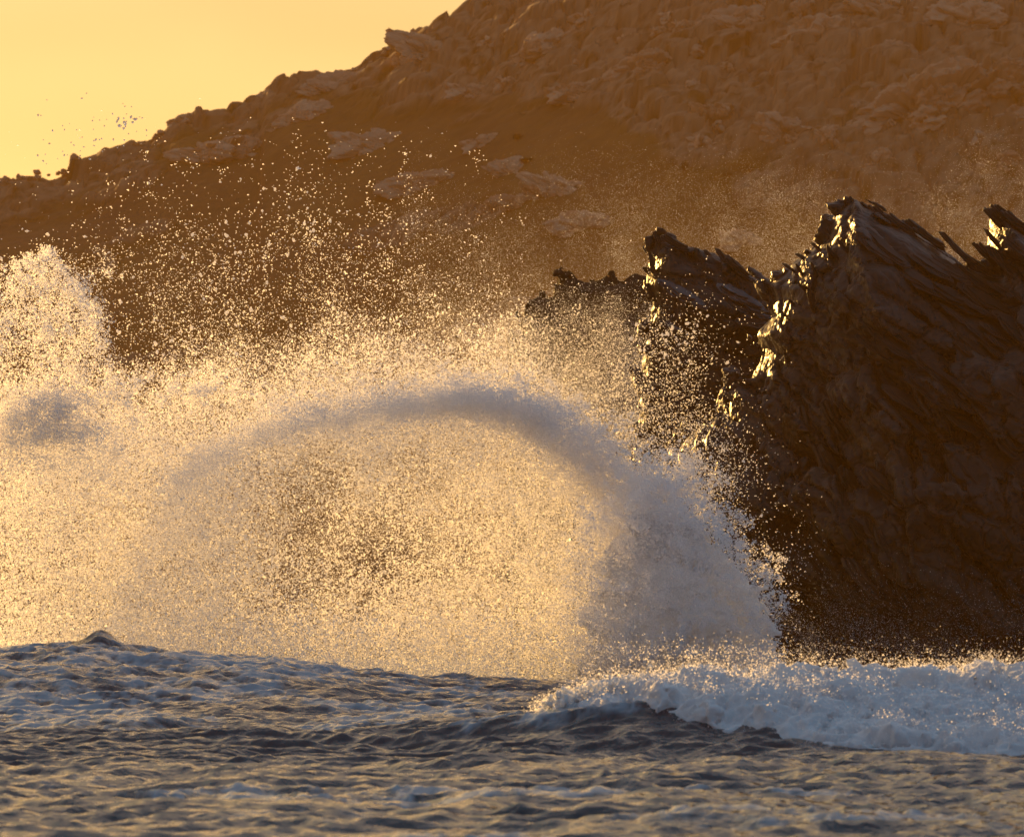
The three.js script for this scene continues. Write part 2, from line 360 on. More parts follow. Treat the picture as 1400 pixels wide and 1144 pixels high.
// how far foam covers the sea: laces on the back swell and behind it, streaks along the front crest and in the foreground
function foamCover(x, z) {
  const w = 0.35 * noise(x * 0.5, z * 0.4, 3), lace = 1 - Math.abs(noise(x * 1.3 + w * 2, z * 0.9, 5.5)) * 3.4, lace2 = 1 - Math.abs(noise(x * 3 + w * 3, z * 2.2, 8.5)) * 3.2, lace3 = 1 - Math.abs(noise(x * 7.5, z * 6 + w * 5, 1.5)) * 3, patch = fbm(x * 0.3 + 9, z * 0.16, 6.6, 3);
  const back = smooth(-85, -90, z) * smooth(-130, -116, z) * smooth(metre(800, 100), metre(660, 100), x) * (0.75 + 0.9 * patch);
  const behind = smooth(-112, -120, z) * 1.3;
  const front = smooth(-71, -66, z) * smooth(-0.15, 0.3, fbm(x * 0.1 + 20, z * 0.22, 2, 3)) * 0.95;
  const crest = Math.exp(-((z - frontLine(x) - 0.5) ** 2) / 1.1) * smooth(metre(540, 84), metre(700, 84), x) * 1.7;
  const scum = smooth(-82, -78, z) * (0.3 + 0.3 * patch);
  return Math.max(back, behind, front, crest, scum) * (0.5 + 0.34 * lace + 0.32 * lace2 + 0.28 * lace3);
}
{
  const nx = seaColumns.length, nz = seaRows.length, p = new Float32Array(nx * nz * 3), c = new Float32Array(nx * nz * 3), uv = new Float32Array(nx * nz * 2), index = [];
  const water = [0.006, 0.04, 0.056], white = [0.24, 0.31, 0.36];
  for (let k = 0; k < nz; k++) for (let i = 0; i < nx; i++) {
    const d = seaRows[k], x = seaColumns[i] * Math.max(d, 46), z = -d, o = k * nx + i, cover = d > 47 && d < 160 ? foamCover(x, z) : 0, m = smooth(0.32, 0.95, cover);
    p.set([x, d > 46 && d < 420 ? seaHeight(x, z) + 0.03 * m : 0, z], o * 3);
    c.set([0, 1, 2].map((a) => lerp(water[a], white[a], m)), o * 3);
    uv.set([x / 4.1, z / 4.7], o * 2);
    if (k && i) index.push(o - nx - 1, o - nx, o, o - nx - 1, o, o - 1);
  }
  const g = new THREE.BufferGeometry();
  g.setAttribute('position', new THREE.BufferAttribute(p, 3));
  g.setAttribute('color', new THREE.BufferAttribute(c, 3));
  g.setAttribute('uv', new THREE.BufferAttribute(uv, 2));
  g.setIndex(index);
  g.computeVertexNormals();
  put(new THREE.Mesh(g, physical({ vertexColors: true, roughness: 0.07, ior: 1.33, specularIntensity: 0.42, bumpMap: ripples, bumpScale: 0.05 })), 'sea', { kind: 'structure', label: 'choppy grey green sea with torn white foam on its swells' });
  console.log('sea', index.length / 3);
}

// ------------------------------------------------------------------ rocks
function polygonField(view, d, cell, pad) {                       // signed distance (inside positive) to an outline given in the view, on a grid at the distance d
  const poly = view.map(([px, py]) => { const q = at(px, py, d); return [q.x, q.y]; });
  const xs = poly.map((q) => q[0]), ys = poly.map((q) => q[1]), x0 = Math.min(...xs) - pad, x1 = Math.max(...xs) + pad, y0 = Math.min(...ys) - pad, y1 = Math.max(...ys) + pad;
  const nx = Math.ceil((x1 - x0) / cell) + 2, ny = Math.ceil((y1 - y0) / cell) + 2, v = new Float32Array(nx * ny);
  for (let j = 0; j < ny; j++) for (let i = 0; i < nx; i++) {
    const x = x0 + i * cell, y = y0 + j * cell;
    let best = 1e9, inside = false;
    for (let a = 0, b = poly.length - 1; a < poly.length; b = a++) {
      const [ax, ay] = poly[a], [bx, by] = poly[b], dx = bx - ax, dy = by - ay, t = clamp(((x - ax) * dx + (y - ay) * dy) / (dx * dx + dy * dy), 0, 1);
      best = Math.min(best, (x - ax - t * dx) ** 2 + (y - ay - t * dy) ** 2);
      if (ay > y !== by > y && x < (bx - ax) * (y - ay) / (by - ay) + ax) inside = !inside;
    }
    v[j * nx + i] = inside ? Math.sqrt(best) : -Math.sqrt(best);
  }
  const look = (x, y) => {
    const u = clamp((x - x0) / cell, 0, nx - 1.001), w = clamp((y - y0) / cell, 0, ny - 1.001), i = Math.floor(u), j = Math.floor(w), a = u - i, b = w - j, o = j * nx + i;
    return lerp(lerp(v[o], v[o + 1], a), lerp(v[o + nx], v[o + nx + 1], a), b);
  };
  return { look, box: [x0, x1, y0, y1] };
}
const unit = (x, y, z) => { const l = Math.hypot(x, y, z); return [x / l, y / l, z / l]; };
// beds of rock: steps and grooves along layers whose normal is n; t runs along the layers
function beds(x, y, z, n, t, thick, step, long, k) {
  const w = 0.5 * noise(x * 0.35 + k, y * 0.35, z * 0.35) + 0.14 * noise(x * 1.1, y * 1.1 + k, z * 1.1), s = (x * n[0] + y * n[1] + z * n[2] + w) / thick + 0.6 * noise(0.3 * (x * n[0] + y * n[1]) / thick + k, 0, 3);
  const i = Math.floor(s), fr = s - i, along = (x * t[0] + y * t[1] + z * t[2]) / long + hash2(i, 5) * 7 + 0.4 * noise(x * 0.8, y * 0.8, z * 0.8 + i), j = Math.floor(along), fa = along - j;
  const groove = Math.exp(-Math.min(fr, 1 - fr) * thick / 0.025), crack = Math.exp(-Math.min(fa, 1 - fa) * long / 0.025);
  return step * (hash2(i, j + k) - 0.45) + 0.35 * step * (hash2(i, 77) - 0.5) - 0.05 * groove - 0.04 * crack;
}
function rockGeometry({ outline, d, cell, depth, back, relief, detail, reach, clip }) {
  const field = polygonField(outline, d, 0.08, 0.9), [x0, x1, y0, y1] = field.box;
  const rough = (x, y, z) => {
    const dd = field.look(x, y), u = z + d - relief(x, y);
    if (dd <= 0) return Math.max(-dd, Math.abs(u) - 0.3);
    const g = depth * Math.pow(dd / (dd + 1.6), 0.62) * 1.6;
    return u > 0 ? u - g : -u - Math.min(g, back);
  };
  const f = (x, y, z) => rough(x, y, z) - detail(x, y, z);
  return surface([clip?.[0] ?? x0, -0.3, -d - back - (clip ? 0.5 : 1)], [clip?.[1] ?? x1, y1, -d + depth * 1.6 + 1.2 + (clip?.[2] ?? 0)], cell, f, rough, reach);
}
const rockMaterial = physical({ vertexColors: true, roughness: 0.42, specularIntensity: 0.34, flatShading: true });
const rockTint = (n, thick) => (x, y, z) => {
  const s = (x * n[0] + y * n[1] + z * n[2] + 0.4 * noise(x * 0.4, y * 0.4, z * 0.4)) / thick, a = hash2(Math.floor(s), 3), b = fbm(x * 1.5, y * 1.5, z * 1.5, 3), v = 0.02 + 0.014 * a + 0.011 * b, w = 0.5 + 0.5 * noise(x * 3, y * 3, z * 3);
  return [v * 1.12 + 0.006 * w, v * 0.88 + 0.004 * w, v * 0.7].map((c) => Math.max(0.01, c));
};
const main = at(1170, 268, 140);
const ridgeX = table([[0, metre(1245, 140)], [at(0, 480, 140).y, metre(1205, 140)], [at(0, 420, 140).y, metre(1182, 140)], [at(0, 330, 140).y, metre(1165, 140)], [main.y, metre(1170, 140)]]);
const yA = at(0, 500, 140).y, yB = at(0, 800, 140).y, yC = at(0, 640, 140).y;
const upN = unit(0.5, 0.8, 0.28), upT = unit(0.82, -0.5, 0), lowN = unit(0.72, 0.55, 0.42), lowT = unit(0.55, -0.75, 0.1);
const mainRelief = (x, y) => {
  const r = x - ridgeX(y), rib = 0.9 * Math.exp(-Math.abs(r) / 0.9) * smooth(yA - 0.6, yA + 0.8, y);
  const shelf = (0.9 + 0.35 * noise(x * 0.7, y * 0.5, 3)) * smooth(yA + 0.25 * Math.sin(x * 1.7) + 0.35, yA - 0.55, y) * smooth(-0.6, 1.2, x - metre(1120, 140));
  const cave = -1.5 * smooth(yB + 0.3, yB - 0.5, y + 0.35 * (x - metre(1080, 140)) * 0.5) * smooth(metre(1290, 140), metre(1200, 140), x);
  const low = 0.55 * smooth(yC + 0.4, yC - 0.8, y) + 0.3 * noise(x * 0.6, y * 0.6, 8);
  return rib + shelf + cave + low - 0.9;
};
const cross = (a, b) => [a[1] * b[2] - a[2] * b[1], a[2] * b[0] - a[0] * b[2], a[0] * b[1] - a[1] * b[0]];
// blocks drawn out along the beds: s along, q across, w the third way, in blocks per metre
function bedBlocks(x, y, z, n, t, s, q, w) {
  const c = cross(n, t);
  return blocky((x * t[0] + y * t[1] + z * t[2]) * s, (x * n[0] + y * n[1] + z * n[2] + 0.25 * noise(x * 0.5, y * 0.5, z * 0.5)) * q, (x * c[0] + y * c[1] + z * c[2]) * w);
}
function mainDetail(x, y, z) {
  const low = smooth(yA + 0.5, yA - 0.5, y), left = smooth(0.4, -0.3, x - ridgeX(y));
  let h = 0;
  if (low < 1) h += (1 - low) * (beds(x, y, z, upN, upT, 0.15, lerp(0.07, 0.14, left), lerp(2.4, 0.6, left), 1) + (left < 1 ? (1 - left) * 0.4 * bedBlocks(x, y, z, upN, upT, 0.45, 2.4, 0.7) : 0) + (left > 0 ? left * 0.42 * bedBlocks(x, y, z, upN, upT, 1.1, 2, 1.3) : 0));
  if (low > 0) h += low * (0.75 * bedBlocks(x, y, z, lowN, lowT, 0.5, 1.1, 0.8) + 0.34 * bedBlocks(x, y, z, lowN, lowT, 1.3, 3, 1.6) + 0.4 * beds(x, y, z, lowN, lowT, 0.2, 0.14, 0.9, 3));
  return h + 0.11 * blocky(x * 3.6, y * 4.4, z * 3.6) * (0.5 + 0.5 * Math.max(left, low)) + 0.03 * noise(x * 9, y * 9, z * 9);
}
const mainOutline = [[880, 975], [890, 760], [905, 660], [915, 612], [932, 602], [962, 578], [985, 562], [980, 532], [1000, 512], [1030, 515], [1045, 480], [1036, 455], [1055, 430], [1060, 405], [1050, 388], [1075, 372], [1087, 357], [1110, 342], [1130, 320], [1142, 294], [1170, 270], [1184, 282], [1202, 286], [1225, 302], [1250, 312], [1275, 328], [1300, 347], [1330, 364], [1366, 374], [1352, 350], [1356, 318], [1356, 296], [1364, 287], [1382, 290], [1402, 302], [1450, 345], [1560, 420], [1640, 600], [1660, 975]];
const mainRock = put(new THREE.Group(), 'rock_crag', { label: 'tall dark jagged rock with a sharp peak rising from the surf', category: 'rock', group: 'rocks in the surf' });
mainRock.position.set(main.x, 0, -140);
const intoGroup = (g, o) => g.translate(-o.position.x, -o.position.y, -o.position.z);
{
  const g = rockGeometry({ outline: mainOutline, d: 140, cell: 0.047, depth: 2.6, back: 0.5, relief: mainRelief, detail: mainDetail, reach: 0.85, clip: [undefined, metre(1450, 140), 1.6] });
  tint(g, rockTint(upN, 0.3));
  put(new THREE.Mesh(intoGroup(g, mainRock), rockMaterial), 'rock_body', {}, mainRock);
  console.log('main rock', g.index.count / 3);
}
const sideOutline = [[862, 975], [862, 760], [872, 600], [878, 500], [886, 450], [893, 415], [884, 392], [886, 360], [892, 332], [902, 321], [922, 325], [937, 338], [945, 355], [950, 339], [957, 340], [966, 343], [976, 341], [985, 349], [996, 344], [1008, 358], [1024, 372], [1060, 392], [1130, 410], [1140, 975]];
const sideN = unit(0.42, 0.8, 0.4), sideT = unit(0.88, -0.42, 0);
const sideRock = put(new THREE.Group(), 'rock_crag', { label: 'blunt dark crag with two pale wet slabs beside the sharp peak', category: 'rock', group: 'rocks in the surf' });
sideRock.position.set(metre(960, 147), 0, -147);
{
  const g = rockGeometry({ outline: sideOutline, d: 147, cell: 0.05, depth: 1.5, back: 0.8, reach: 0.5, relief: (x, y) => 0.3 * noise(x * 0.8, y * 0.8, 5) - 0.6 * smooth(at(0, 420, 147).y, at(0, 470, 147).y, y), detail: (x, y, z) => beds(x, y, z, sideN, sideT, 0.2, 0.09, 1.1, 4) + 0.32 * bedBlocks(x, y, z, sideN, sideT, 0.8, 2.2, 1) + 0.1 * blocky(x * 3.5, y * 4, z * 3.5) });
  tint(g, rockTint(sideN, 0.26));
  put(new THREE.Mesh(intoGroup(g, sideRock), rockMaterial), 'rock_body', {}, sideRock);
}
const hazyOutline = [[690, 975], [694, 700], [700, 520], [710, 440], [722, 412], [740, 402], [758, 410], [768, 384], [785, 379], [805, 388], [830, 378], [850, 386], [868, 378], [890, 390], [930, 420], [960, 975]];
const hazyRock = put(new THREE.Group(), 'rock_crag', { label: 'low knobbly crag veiled by golden spray behind the arching wave', category: 'rock', group: 'rocks in the surf' });
hazyRock.position.set(metre(800, 158), 0, -158);
{
  const g = rockGeometry({ outline: hazyOutline, d: 158, cell: 0.07, depth: 1.6, back: 0.8, reach: 0.5, relief: (x, y) => 0.4 * noise(x * 0.6, y * 0.6, 15), detail: (x, y, z) => 0.42 * blocky(x * 1.2, y * 1.4, z * 1.2) + 0.16 * blocky(x * 3, y * 3.4, z * 3) });
  tint(g, rockTint(lowN, 0.4));
  put(new THREE.Mesh(intoGroup(g, hazyRock), physical({ vertexColors: true, roughness: 0.85, specularIntensity: 0.1 })), 'rock_body', {}, hazyRock);
}
function smallRock(outline, d, depth, label, k) {
  const g = rockGeometry({ outline, d, cell: 0.045, depth, back: 0.6, reach: 0.4, relief: () => 0, detail: (x, y, z) => 0.26 * blocky(x * 1.9 + k, y * 2.2, z * 1.9) + 0.1 * blocky(x * 4.5, y * 5, z * 4.5) });
  tint(g, rockTint(sideN, 0.2));
  const m = new THREE.Mesh(g, rockMaterial), c = at(outline[0][0], 905, d);
  intoGroup(g, { position: c });
  m.position.copy(c);
  put(m, 'surf_rock', { label, category: 'rock', group: 'low rocks awash beside the crags' });
}
smallRock([[775, 960], [790, 680], [806, 640], [822, 627], [842, 630], [862, 643], [885, 648], [900, 642], [925, 660], [935, 960]], 139.2, 0.7, 'low dark rock awash between the arching wave and the peaked rock', 9);
smallRock([[915, 960], [920, 640], [928, 594], [945, 572], [962, 556], [984, 547], [988, 562], [970, 585], [962, 640], [965, 960]], 143.5, 0.4, 'thin sunlit rock fin beside the foot of the peaked rock', 12);

// slabs: two or three thick jagged plates of a bed, split from each other, each with its own outline
function slabGeometry(k) {
  const list = [];
  for (let plate = 0; plate < 3; plate++) {
    const shape = new THREE.Shape(), edge = (n, side) => { const out = []; for (let i = 0; i <= n; i++) { const t = i / n, end = Math.min(1, 0.35 + 2.6 * Math.min(t, 1 - t)); out.push([-0.5 + t + (rnd() - 0.5) * 0.08, side * (0.2 - 0.05 * plate) * end * (0.65 + 0.6 * rnd())]); } return out; };
    const pts = [...edge(6, 1), ...edge(6, -1).reverse()].map(([x, y]) => [x * (1 - 0.14 * plate) + 0.05 * plate * (rnd() - 0.5), y]);
    pts.forEach(([x, y], i) => (i ? shape.lineTo(x, y) : shape.moveTo(x, y)));
    const g = new THREE.ExtrudeGeometry(shape, { depth: 0.03, bevelEnabled: true, bevelThickness: 0.012, bevelSize: 0.012, bevelSegments: 1, curveSegments: 1 });
    g.rotateX(-Math.PI / 2);
    g.translate(0, -0.06 + 0.045 * plate, 0);
    const p = g.attributes.position;
    for (let i = 0; i < p.count; i++) p.setY(i, p.getY(i) + 0.03 * noise(p.getX(i) * 3 + k, plate, p.getZ(i) * 4) + 0.012 * noise(p.getX(i) * 9 + k, plate, p.getZ(i) * 9));
    g.deleteAttribute('uv');
    list.push(g.index ? g.toNonIndexed() : g);
  }
  const g = mergeGeometries(list);
  g.computeVertexNormals();
  return g;
}
const slabShapes = [0, 1, 2, 3, 4, 5, 6, 7].map((k) => slabGeometry(k * 2.3 + 0.7));
const slabMaterials = [[0.03, 0.023, 0.018], [0.022, 0.018, 0.014], [0.038, 0.031, 0.026]].map((c) => physical({ color: rgb(...c), roughness: 0.55, specularIntensity: 0.2 }));
const wetSlab = standard({ color: rgb(0.038, 0.033, 0.029), roughness: 0.22 });
function slab(parent, px, py, d, size, dip, tiltX, turn, thick = 1, material, label) {
  const m = new THREE.Mesh(slabShapes[Math.floor(rnd() * 8)], material ?? slabMaterials[Math.floor(rnd() * 3)]);
  m.position.copy(at(px, py, d)).sub(parent.position);
  m.scale.set(size, size * thick, size * 1.1);
  m.rotation.set(tiltX, turn, -dip * R, 'ZXY');
  put(m, 'slab', label ? { label } : {}, parent);
}
// fins along the right ridge, fingers of the pinnacle, and plates bedded in the face
for (const [px, py, s, dip, th] of [[1172, 284, 0.75, 48, 1.3], [1190, 292, 0.9, 44, 1.2], [1212, 297, 0.95, 38, 1], [1232, 306, 0.9, 36, 1], [1254, 312, 0.8, 33, 1.4], [1272, 325, 0.9, 36, 1], [1302, 332, 0.75, 46, 0.9], [1318, 348, 0.9, 42, 0.9], [1336, 360, 0.9, 38, 0.8], [1349, 346, 0.75, 44, 1.4], [1358, 326, 0.6, 52, 1], [1364, 300, 0.8, 50, 1.5], [1378, 296, 0.9, 42, 1.3], [1392, 304, 0.9, 40, 1.2], [1152, 300, 0.5, 62, 1.3], [1140, 322, 0.5, 58, 1.2], [1120, 340, 0.45, 40, 1], [1098, 352, 0.4, 30, 1.1], [1080, 366, 0.4, 35, 1]]) slab(mainRock, px, py, 139.7 + rnd() * 0.5, s, dip, 0.25, (rnd() - 0.5) * 0.4, th);
const frontOf = (px, py) => {   // the distance of the main rock's face behind a place in the view
  const f = polyMain;
  for (let d = 133; d < 141; d += 0.06) { const q = at(px, py, d), dd = f.look(q.x, q.y), g = dd > 0 ? 2.6 * Math.pow(dd / (dd + 1.6), 0.62) * 1.6 : 0; if (q.z + 140 - mainRelief(q.x, q.y) < g) return d; }
  return 140;
};
const polyMain = polygonField(mainOutline, 140, 0.12, 0.9);
for (let i = 0; i < 80; i++) {
  const px = 1075 + rnd() * 330, py = 330 + rnd() * 250, r = px - (1165 + (py - 268) * 0.16), q = at(px, py, 140);
  if (polyMain.look(q.x, q.y) < 0.25) continue;
  slab(mainRock, px, py, frontOf(px, py) + 0.02, r < 0 ? 0.25 + rnd() * 0.3 : 0.8 + rnd() * 0.9, r < 0 ? 30 + rnd() * 50 : 31 + rnd() * 7, 0.35 + 0.2 * rnd(), (rnd() - 0.5) * 0.6, r < 0 ? 0.6 + rnd() * 0.7 : 0.3 + 0.3 * rnd());
}
for (let i = 0; i < 34; i++) {
  const px = 1010 + rnd() * 390, py = 560 + rnd() * 310;
  slab(mainRock, px, py, frontOf(px, py) + 0.05, 0.5 + rnd() * 0.8, 46 + rnd() * 22, 0.4 + 0.3 * rnd(), (rnd() - 0.5) * 0.7, 0.7 + rnd() * 0.9);
}
for (const [px, py, s, dip, th, label] of [[932, 400, 0.95, 27, 0.8, 'long pale wet slab dipping below the blunt top'], [950, 411, 0.7, 30, 0.6], [915, 390, 0.6, 28, 0.7], [1005, 400, 0.9, 26, 0.9, 'broad pale wet slab dipping towards the sharp peak'], [1024, 411, 0.9, 30, 0.8], [1012, 418, 0.8, 28, 0.6], [1038, 426, 0.7, 30, 0.7], [1030, 440, 0.8, 12, 0.8], [918, 446, 0.6, 30, 0.7]]) slab(sideRock, px, py, 144.9, s, dip, 0.75, 0, th, wetSlab, label);
for (const [px, py, s, dip] of [[905, 335, 0.6, 60], [925, 332, 0.8, 32], [958, 350, 0.5, 60], [972, 352, 0.5, 55], [990, 352, 0.6, 50], [1010, 366, 0.8, 42], [892, 360, 0.5, 80], [890, 400, 0.5, 60], [960, 380, 0.7, 35], [985, 378, 0.4, 100]]) slab(sideRock, px, py, 146.2 + rnd() * 0.4, s, dip, 0.3, (rnd() - 0.5) * 0.4, 1.2);

// ------------------------------------------------------------------ the breaking wave in front
const whiteSkin = [];
const foamMaterial = physical({ color: rgb(0.8, 0.82, 0.84), roughness: 1, transmission: 0.35, thickness: 0 });
{
  const left = metre(735, 84), lowEdge = table([[metre(800, 84), -83.0], [metre(900, 84), -82.0], [metre(980, 84), -81.2], [metre(1060, 84), -80.3], [metre(1150, 84), -79.6], [metre(1260, 84), -79.0], [metre(1400, 84), -78.3], [9, -78]]);
  const thickAt = (x, z) => {
    const e = lowEdge(x) + 0.35 * noise(x * 1.3, 3, 1) + 0.2 * noise(x * 3.3, 6, 1), a = e - z, b = z + 87.5 + 0.8 * noise(x * 0.7, 9, 1), c = (x - left) * 1.2 + 0.3 * noise(x * 2, z, 2);
    const m = Math.min(a, b * 0.5, c);
    return m < 0 ? m * 1.5 - 0.25 : 0.3 * (1 - Math.exp(-m * 2)) - 0.08;
  };
  const rough = (x, y, z) => (y - seaHeight(x, z) - thickAt(x, z)) * 0.75;
  const billow = (x, y, z) => Math.abs(noise(x, y, z)) * 2;
  const f = (x, y, z) => rough(x, y, z) - 0.16 * (billow(x * 1.3, y * 1.7, z * 1.3) - 0.35) - 0.07 * (billow(x * 3.6, y * 4, z * 3.6) - 0.3) - 0.05 * noise(x * 7, y * 7, z * 7) - 0.045 * noise(x * 13, y * 13, z * 13);
  const g = surface([left - 0.6, -0.4, -88.5], [metre(1400, 84) + 1.6, 1.9, -77.2], 0.037, f, rough, 0.5);
  const wave = put(new THREE.Group(), 'breaking_wave', { label: 'breaking wave of white water rolling in front of the peaked rock', category: 'wave' });
  wave.position.set(3.5, 0, -82);
  put(new THREE.Mesh(intoGroup(g, wave), foamMaterial), 'white_water', {}, wave);
  console.log('white water', g.index.count / 3);
  { const n = g.attributes.position.count; for (let i = 0; i < n; i += 3) { const j = i * 3, a = g.attributes.position.array; if (rnd() < 0.75) whiteSkin.push(new THREE.Vector3(a[j] + 3.5 + gauss() * 0.03, a[j + 1] + 0.02 + Math.abs(gauss()) * 0.035, a[j + 2] - 82 + gauss() * 0.03)); } }
  // fingers of water thrown up along the crest: beads on short curved paths, joined
  const bead = new THREE.IcosahedronGeometry(1, 1), list = [];
  for (let i = 0; i < 230; i++) {
    const px = 750 + 660 * rnd(), x = metre(px, 84), z = frontLine(x) + (rnd() - 0.5) * 1.2, y0 = seaSwell(x, z) + 0.14, tall = (0.06 + 0.2 * rnd() * rnd()) * (px > 880 && px < 960 ? 1.7 : 1) * smooth(740, 830, px), lean = gauss() * 0.12, n = 5 + Math.floor(rnd() * 6);
    for (let k = 0; k < n; k++) {
      const t = k / (n - 1), r = (0.03 + 0.02 * rnd()) * (1 - 0.6 * t);
      const m = new THREE.Matrix4().makeScale(r, r * (1 + rnd()), r).setPosition(x + lean * t * t + gauss() * 0.012 - wave.position.x, y0 + tall * (t * 1.3 - 0.3 * t * t) + (rnd() < 0.12 ? rnd() * 0.16 : 0) - wave.position.y, z + gauss() * 0.02 - wave.position.z);
      list.push(bead.clone().applyMatrix4(m));
    }
  }
  const crest = mergeGeometries(list);
  put(new THREE.Mesh(crest, foamMaterial), 'crest_splash', { kind: 'stuff' }, wave);
}

// ------------------------------------------------------------------ spray
const sprayMaterial = physical({ color: rgb(0.93, 0.93, 0.94), roughness: 1, transmission: 0.8, thickness: 0, ior: 1.33 });
// n drops in a box of cells: each an irregular cup of water, open to one side
function drops(n, cell, size, long) {
  const p = [], tent = () => rnd() + rnd() - 1;
  for (let i = 0; i < n; i++) {
    const c = new THREE.Vector3(tent() * cell[0], tent() * cell[1], (rnd() - 0.5) * cell[2]);
    const big = size * (0.5 + 0.55 * rnd() + 1.3 * Math.pow(rnd(), 6)), q = new THREE.Quaternion().setFromEuler(new THREE.Euler(rnd() * 6.3, rnd() * 6.3, rnd() * 6.3)), st = 1 + long * rnd();
    const v = [[0, 0.6, 0], [1, -0.2, 0], [-0.5, -0.2, 0.87], [-0.5, -0.2, -0.87]].map(([x, y, z]) => new THREE.Vector3(x * st, y, z).multiplyScalar(big).applyQuaternion(q).add(c));
    for (const [f0, f1, f2] of [[0, 1, 2], [0, 2, 3], [0, 3, 1]]) for (const w of [v[f0], v[f1], v[f2]]) p.push(w.x, w.y, w.z);
  }
  const g = new THREE.BufferGeometry();
  g.setAttribute('position', new THREE.Float32BufferAttribute(p, 3));
  g.computeVertexNormals();
  return g;
}
const LEVELS = [1, 2, 3, 4, 6, 8, 11, 15, 20, 27, 36, 48, 64, 86, 115, 150, 200, 270, 360, 480, 640, 850];
const CLASSES = { fine: [0.0175, 0.8], coarse: [0.0128, 1], single: [0.017, 0.7], dense: [0.0165, 1], mist: [0.0085, 0.3], far: [0.0054, 0.3], fuzz: [0.008, 0.8], haze: [0.0052, 0.3], glow: [0.0075, 0.3] };
const CELLS = { fine: [0.24, 0.24, 0.8], coarse: [0.4, 0.4, 1.2], single: [0.4, 0.4, 1.2], dense: [0.09, 0.09, 0.24], haze: [0.5, 0.5, 1], mist: [0.5, 0.5, 2], far: [0.6, 0.6, 2], fuzz: [0.12, 0.12, 0.12], glow: [0.4, 0.4, 1] };
const shapes = new Map(), dummy = new THREE.Object3D();
let copiesTotal = 0, dropsTotal = 0;
// a cloud of drops: the places are counted in cells, and each cell is filled with that many drops
function sprayCloud(name, kind, places, label, group, given) {
  const cell = CELLS[kind], count = given ?? new Map(), byShape = new Map();
  for (const q of places) { const key = `${Math.floor(q.x / cell[0])},${Math.floor(q.y / cell[1])},${Math.floor(q.z / cell[2])}`; count.set(key, (count.get(key) ?? 0) + 1); }
  for (const [key, total] of count) {
    let n = total;
    while (n > 0) {
      let l = 0;
      while (l + 1 < LEVELS.length && LEVELS[l + 1] <= n) l++;
      if (n < 40 && l + 1 < LEVELS.length && n - LEVELS[l] > LEVELS[l + 1] - n) l++;
      const id = `${kind} ${l} ${Math.floor(rnd() * 4)}`;
      if (!byShape.has(id)) byShape.set(id, []);
      byShape.get(id).push(key.split(',').map(Number));
      n = n - LEVELS[l] < n * 0.2 ? 0 : n - LEVELS[l];
    }
  }
  group ??= put(new THREE.Group(), name, { kind: 'stuff', label, category: 'spray' });
  for (const [id, cells] of byShape) {
    const l = Number(id.split(' ')[1]);
    if (!shapes.has(id)) shapes.set(id, drops(LEVELS[l], cell, ...CLASSES[kind]));
    const m = new THREE.InstancedMesh(shapes.get(id), sprayMaterial, cells.length);
    cells.forEach((c, i) => {
      const r = Math.floor(rnd() * 4);
      dummy.position.set((c[0] + 0.5) * cell[0], (c[1] + 0.5) * cell[1], (c[2] + 0.5) * cell[2]);
      if (kind !== 'dense' || l < 3) dummy.position.add(new THREE.Vector3((rnd() - 0.5) * cell[0], (rnd() - 0.5) * cell[1], (rnd() - 0.5) * cell[2]));
      dummy.rotation.set(r & 1 ? Math.PI : 0, r & 2 ? Math.PI : 0, 0);
      dummy.updateMatrix();
      m.setMatrixAt(i, dummy.matrix);
    });
    copiesTotal += cells.length;
    dropsTotal += cells.length * LEVELS[l];
    put(m, 'drops', { kind: 'stuff' }, group);
  }
  return group;
}
// fine mist: every cell of a box in the view between two distances gets as many drops as the density (drops per cubic metre) asks for
function mist(name, kind, box, near, far, density, label, group) {
  const cell = CELLS[kind], given = new Map(), a = at(box[0], box[3], far), b = at(box[2], box[1], far), c = Math.cos(PITCH), s = Math.sin(PITCH);
  for (let k = Math.floor(-far / cell[2]); k < -near / cell[2]; k++) for (let j = Math.max(0, Math.floor(a.y / cell[1])); j < b.y / cell[1]; j++) for (let i = Math.floor(a.x / cell[0]); i < b.x / cell[0]; i++) {
    const x = (i + 0.5) * cell[0], y = (j + 0.5) * cell[1] - EYE, z = (k + 0.5) * cell[2], cy = y * c + z * s, cz = -y * s + z * c, px = 700 - x / cz * F, py = 572 + cy / cz * F;
    const n = density(px, py, z) * cell[0] * cell[1] * cell[2] * (0.85 + 0.3 * rnd()), m = Math.floor(n) + (rnd() < n % 1 ? 1 : 0);
    if (m > 0) given.set(`${i},${j},${k}`, m);
  }
  return sprayCloud(name, kind, [], label, group, given);
}
// draws places from a density over the view at a spread of distances
function scatter(count, box, density, d, spread) {
  const out = [];
  for (let tries = 0; out.length < count && tries < count * 40; tries++) {
    const px = lerp(box[0], box[2], rnd()), py = lerp(box[1], box[3], rnd());
    if (rnd() < density(px, py)) { const q = at(px, py, d + gauss() * spread); if (q.y > -0.3) out.push(q); }
  }
  return out;
}
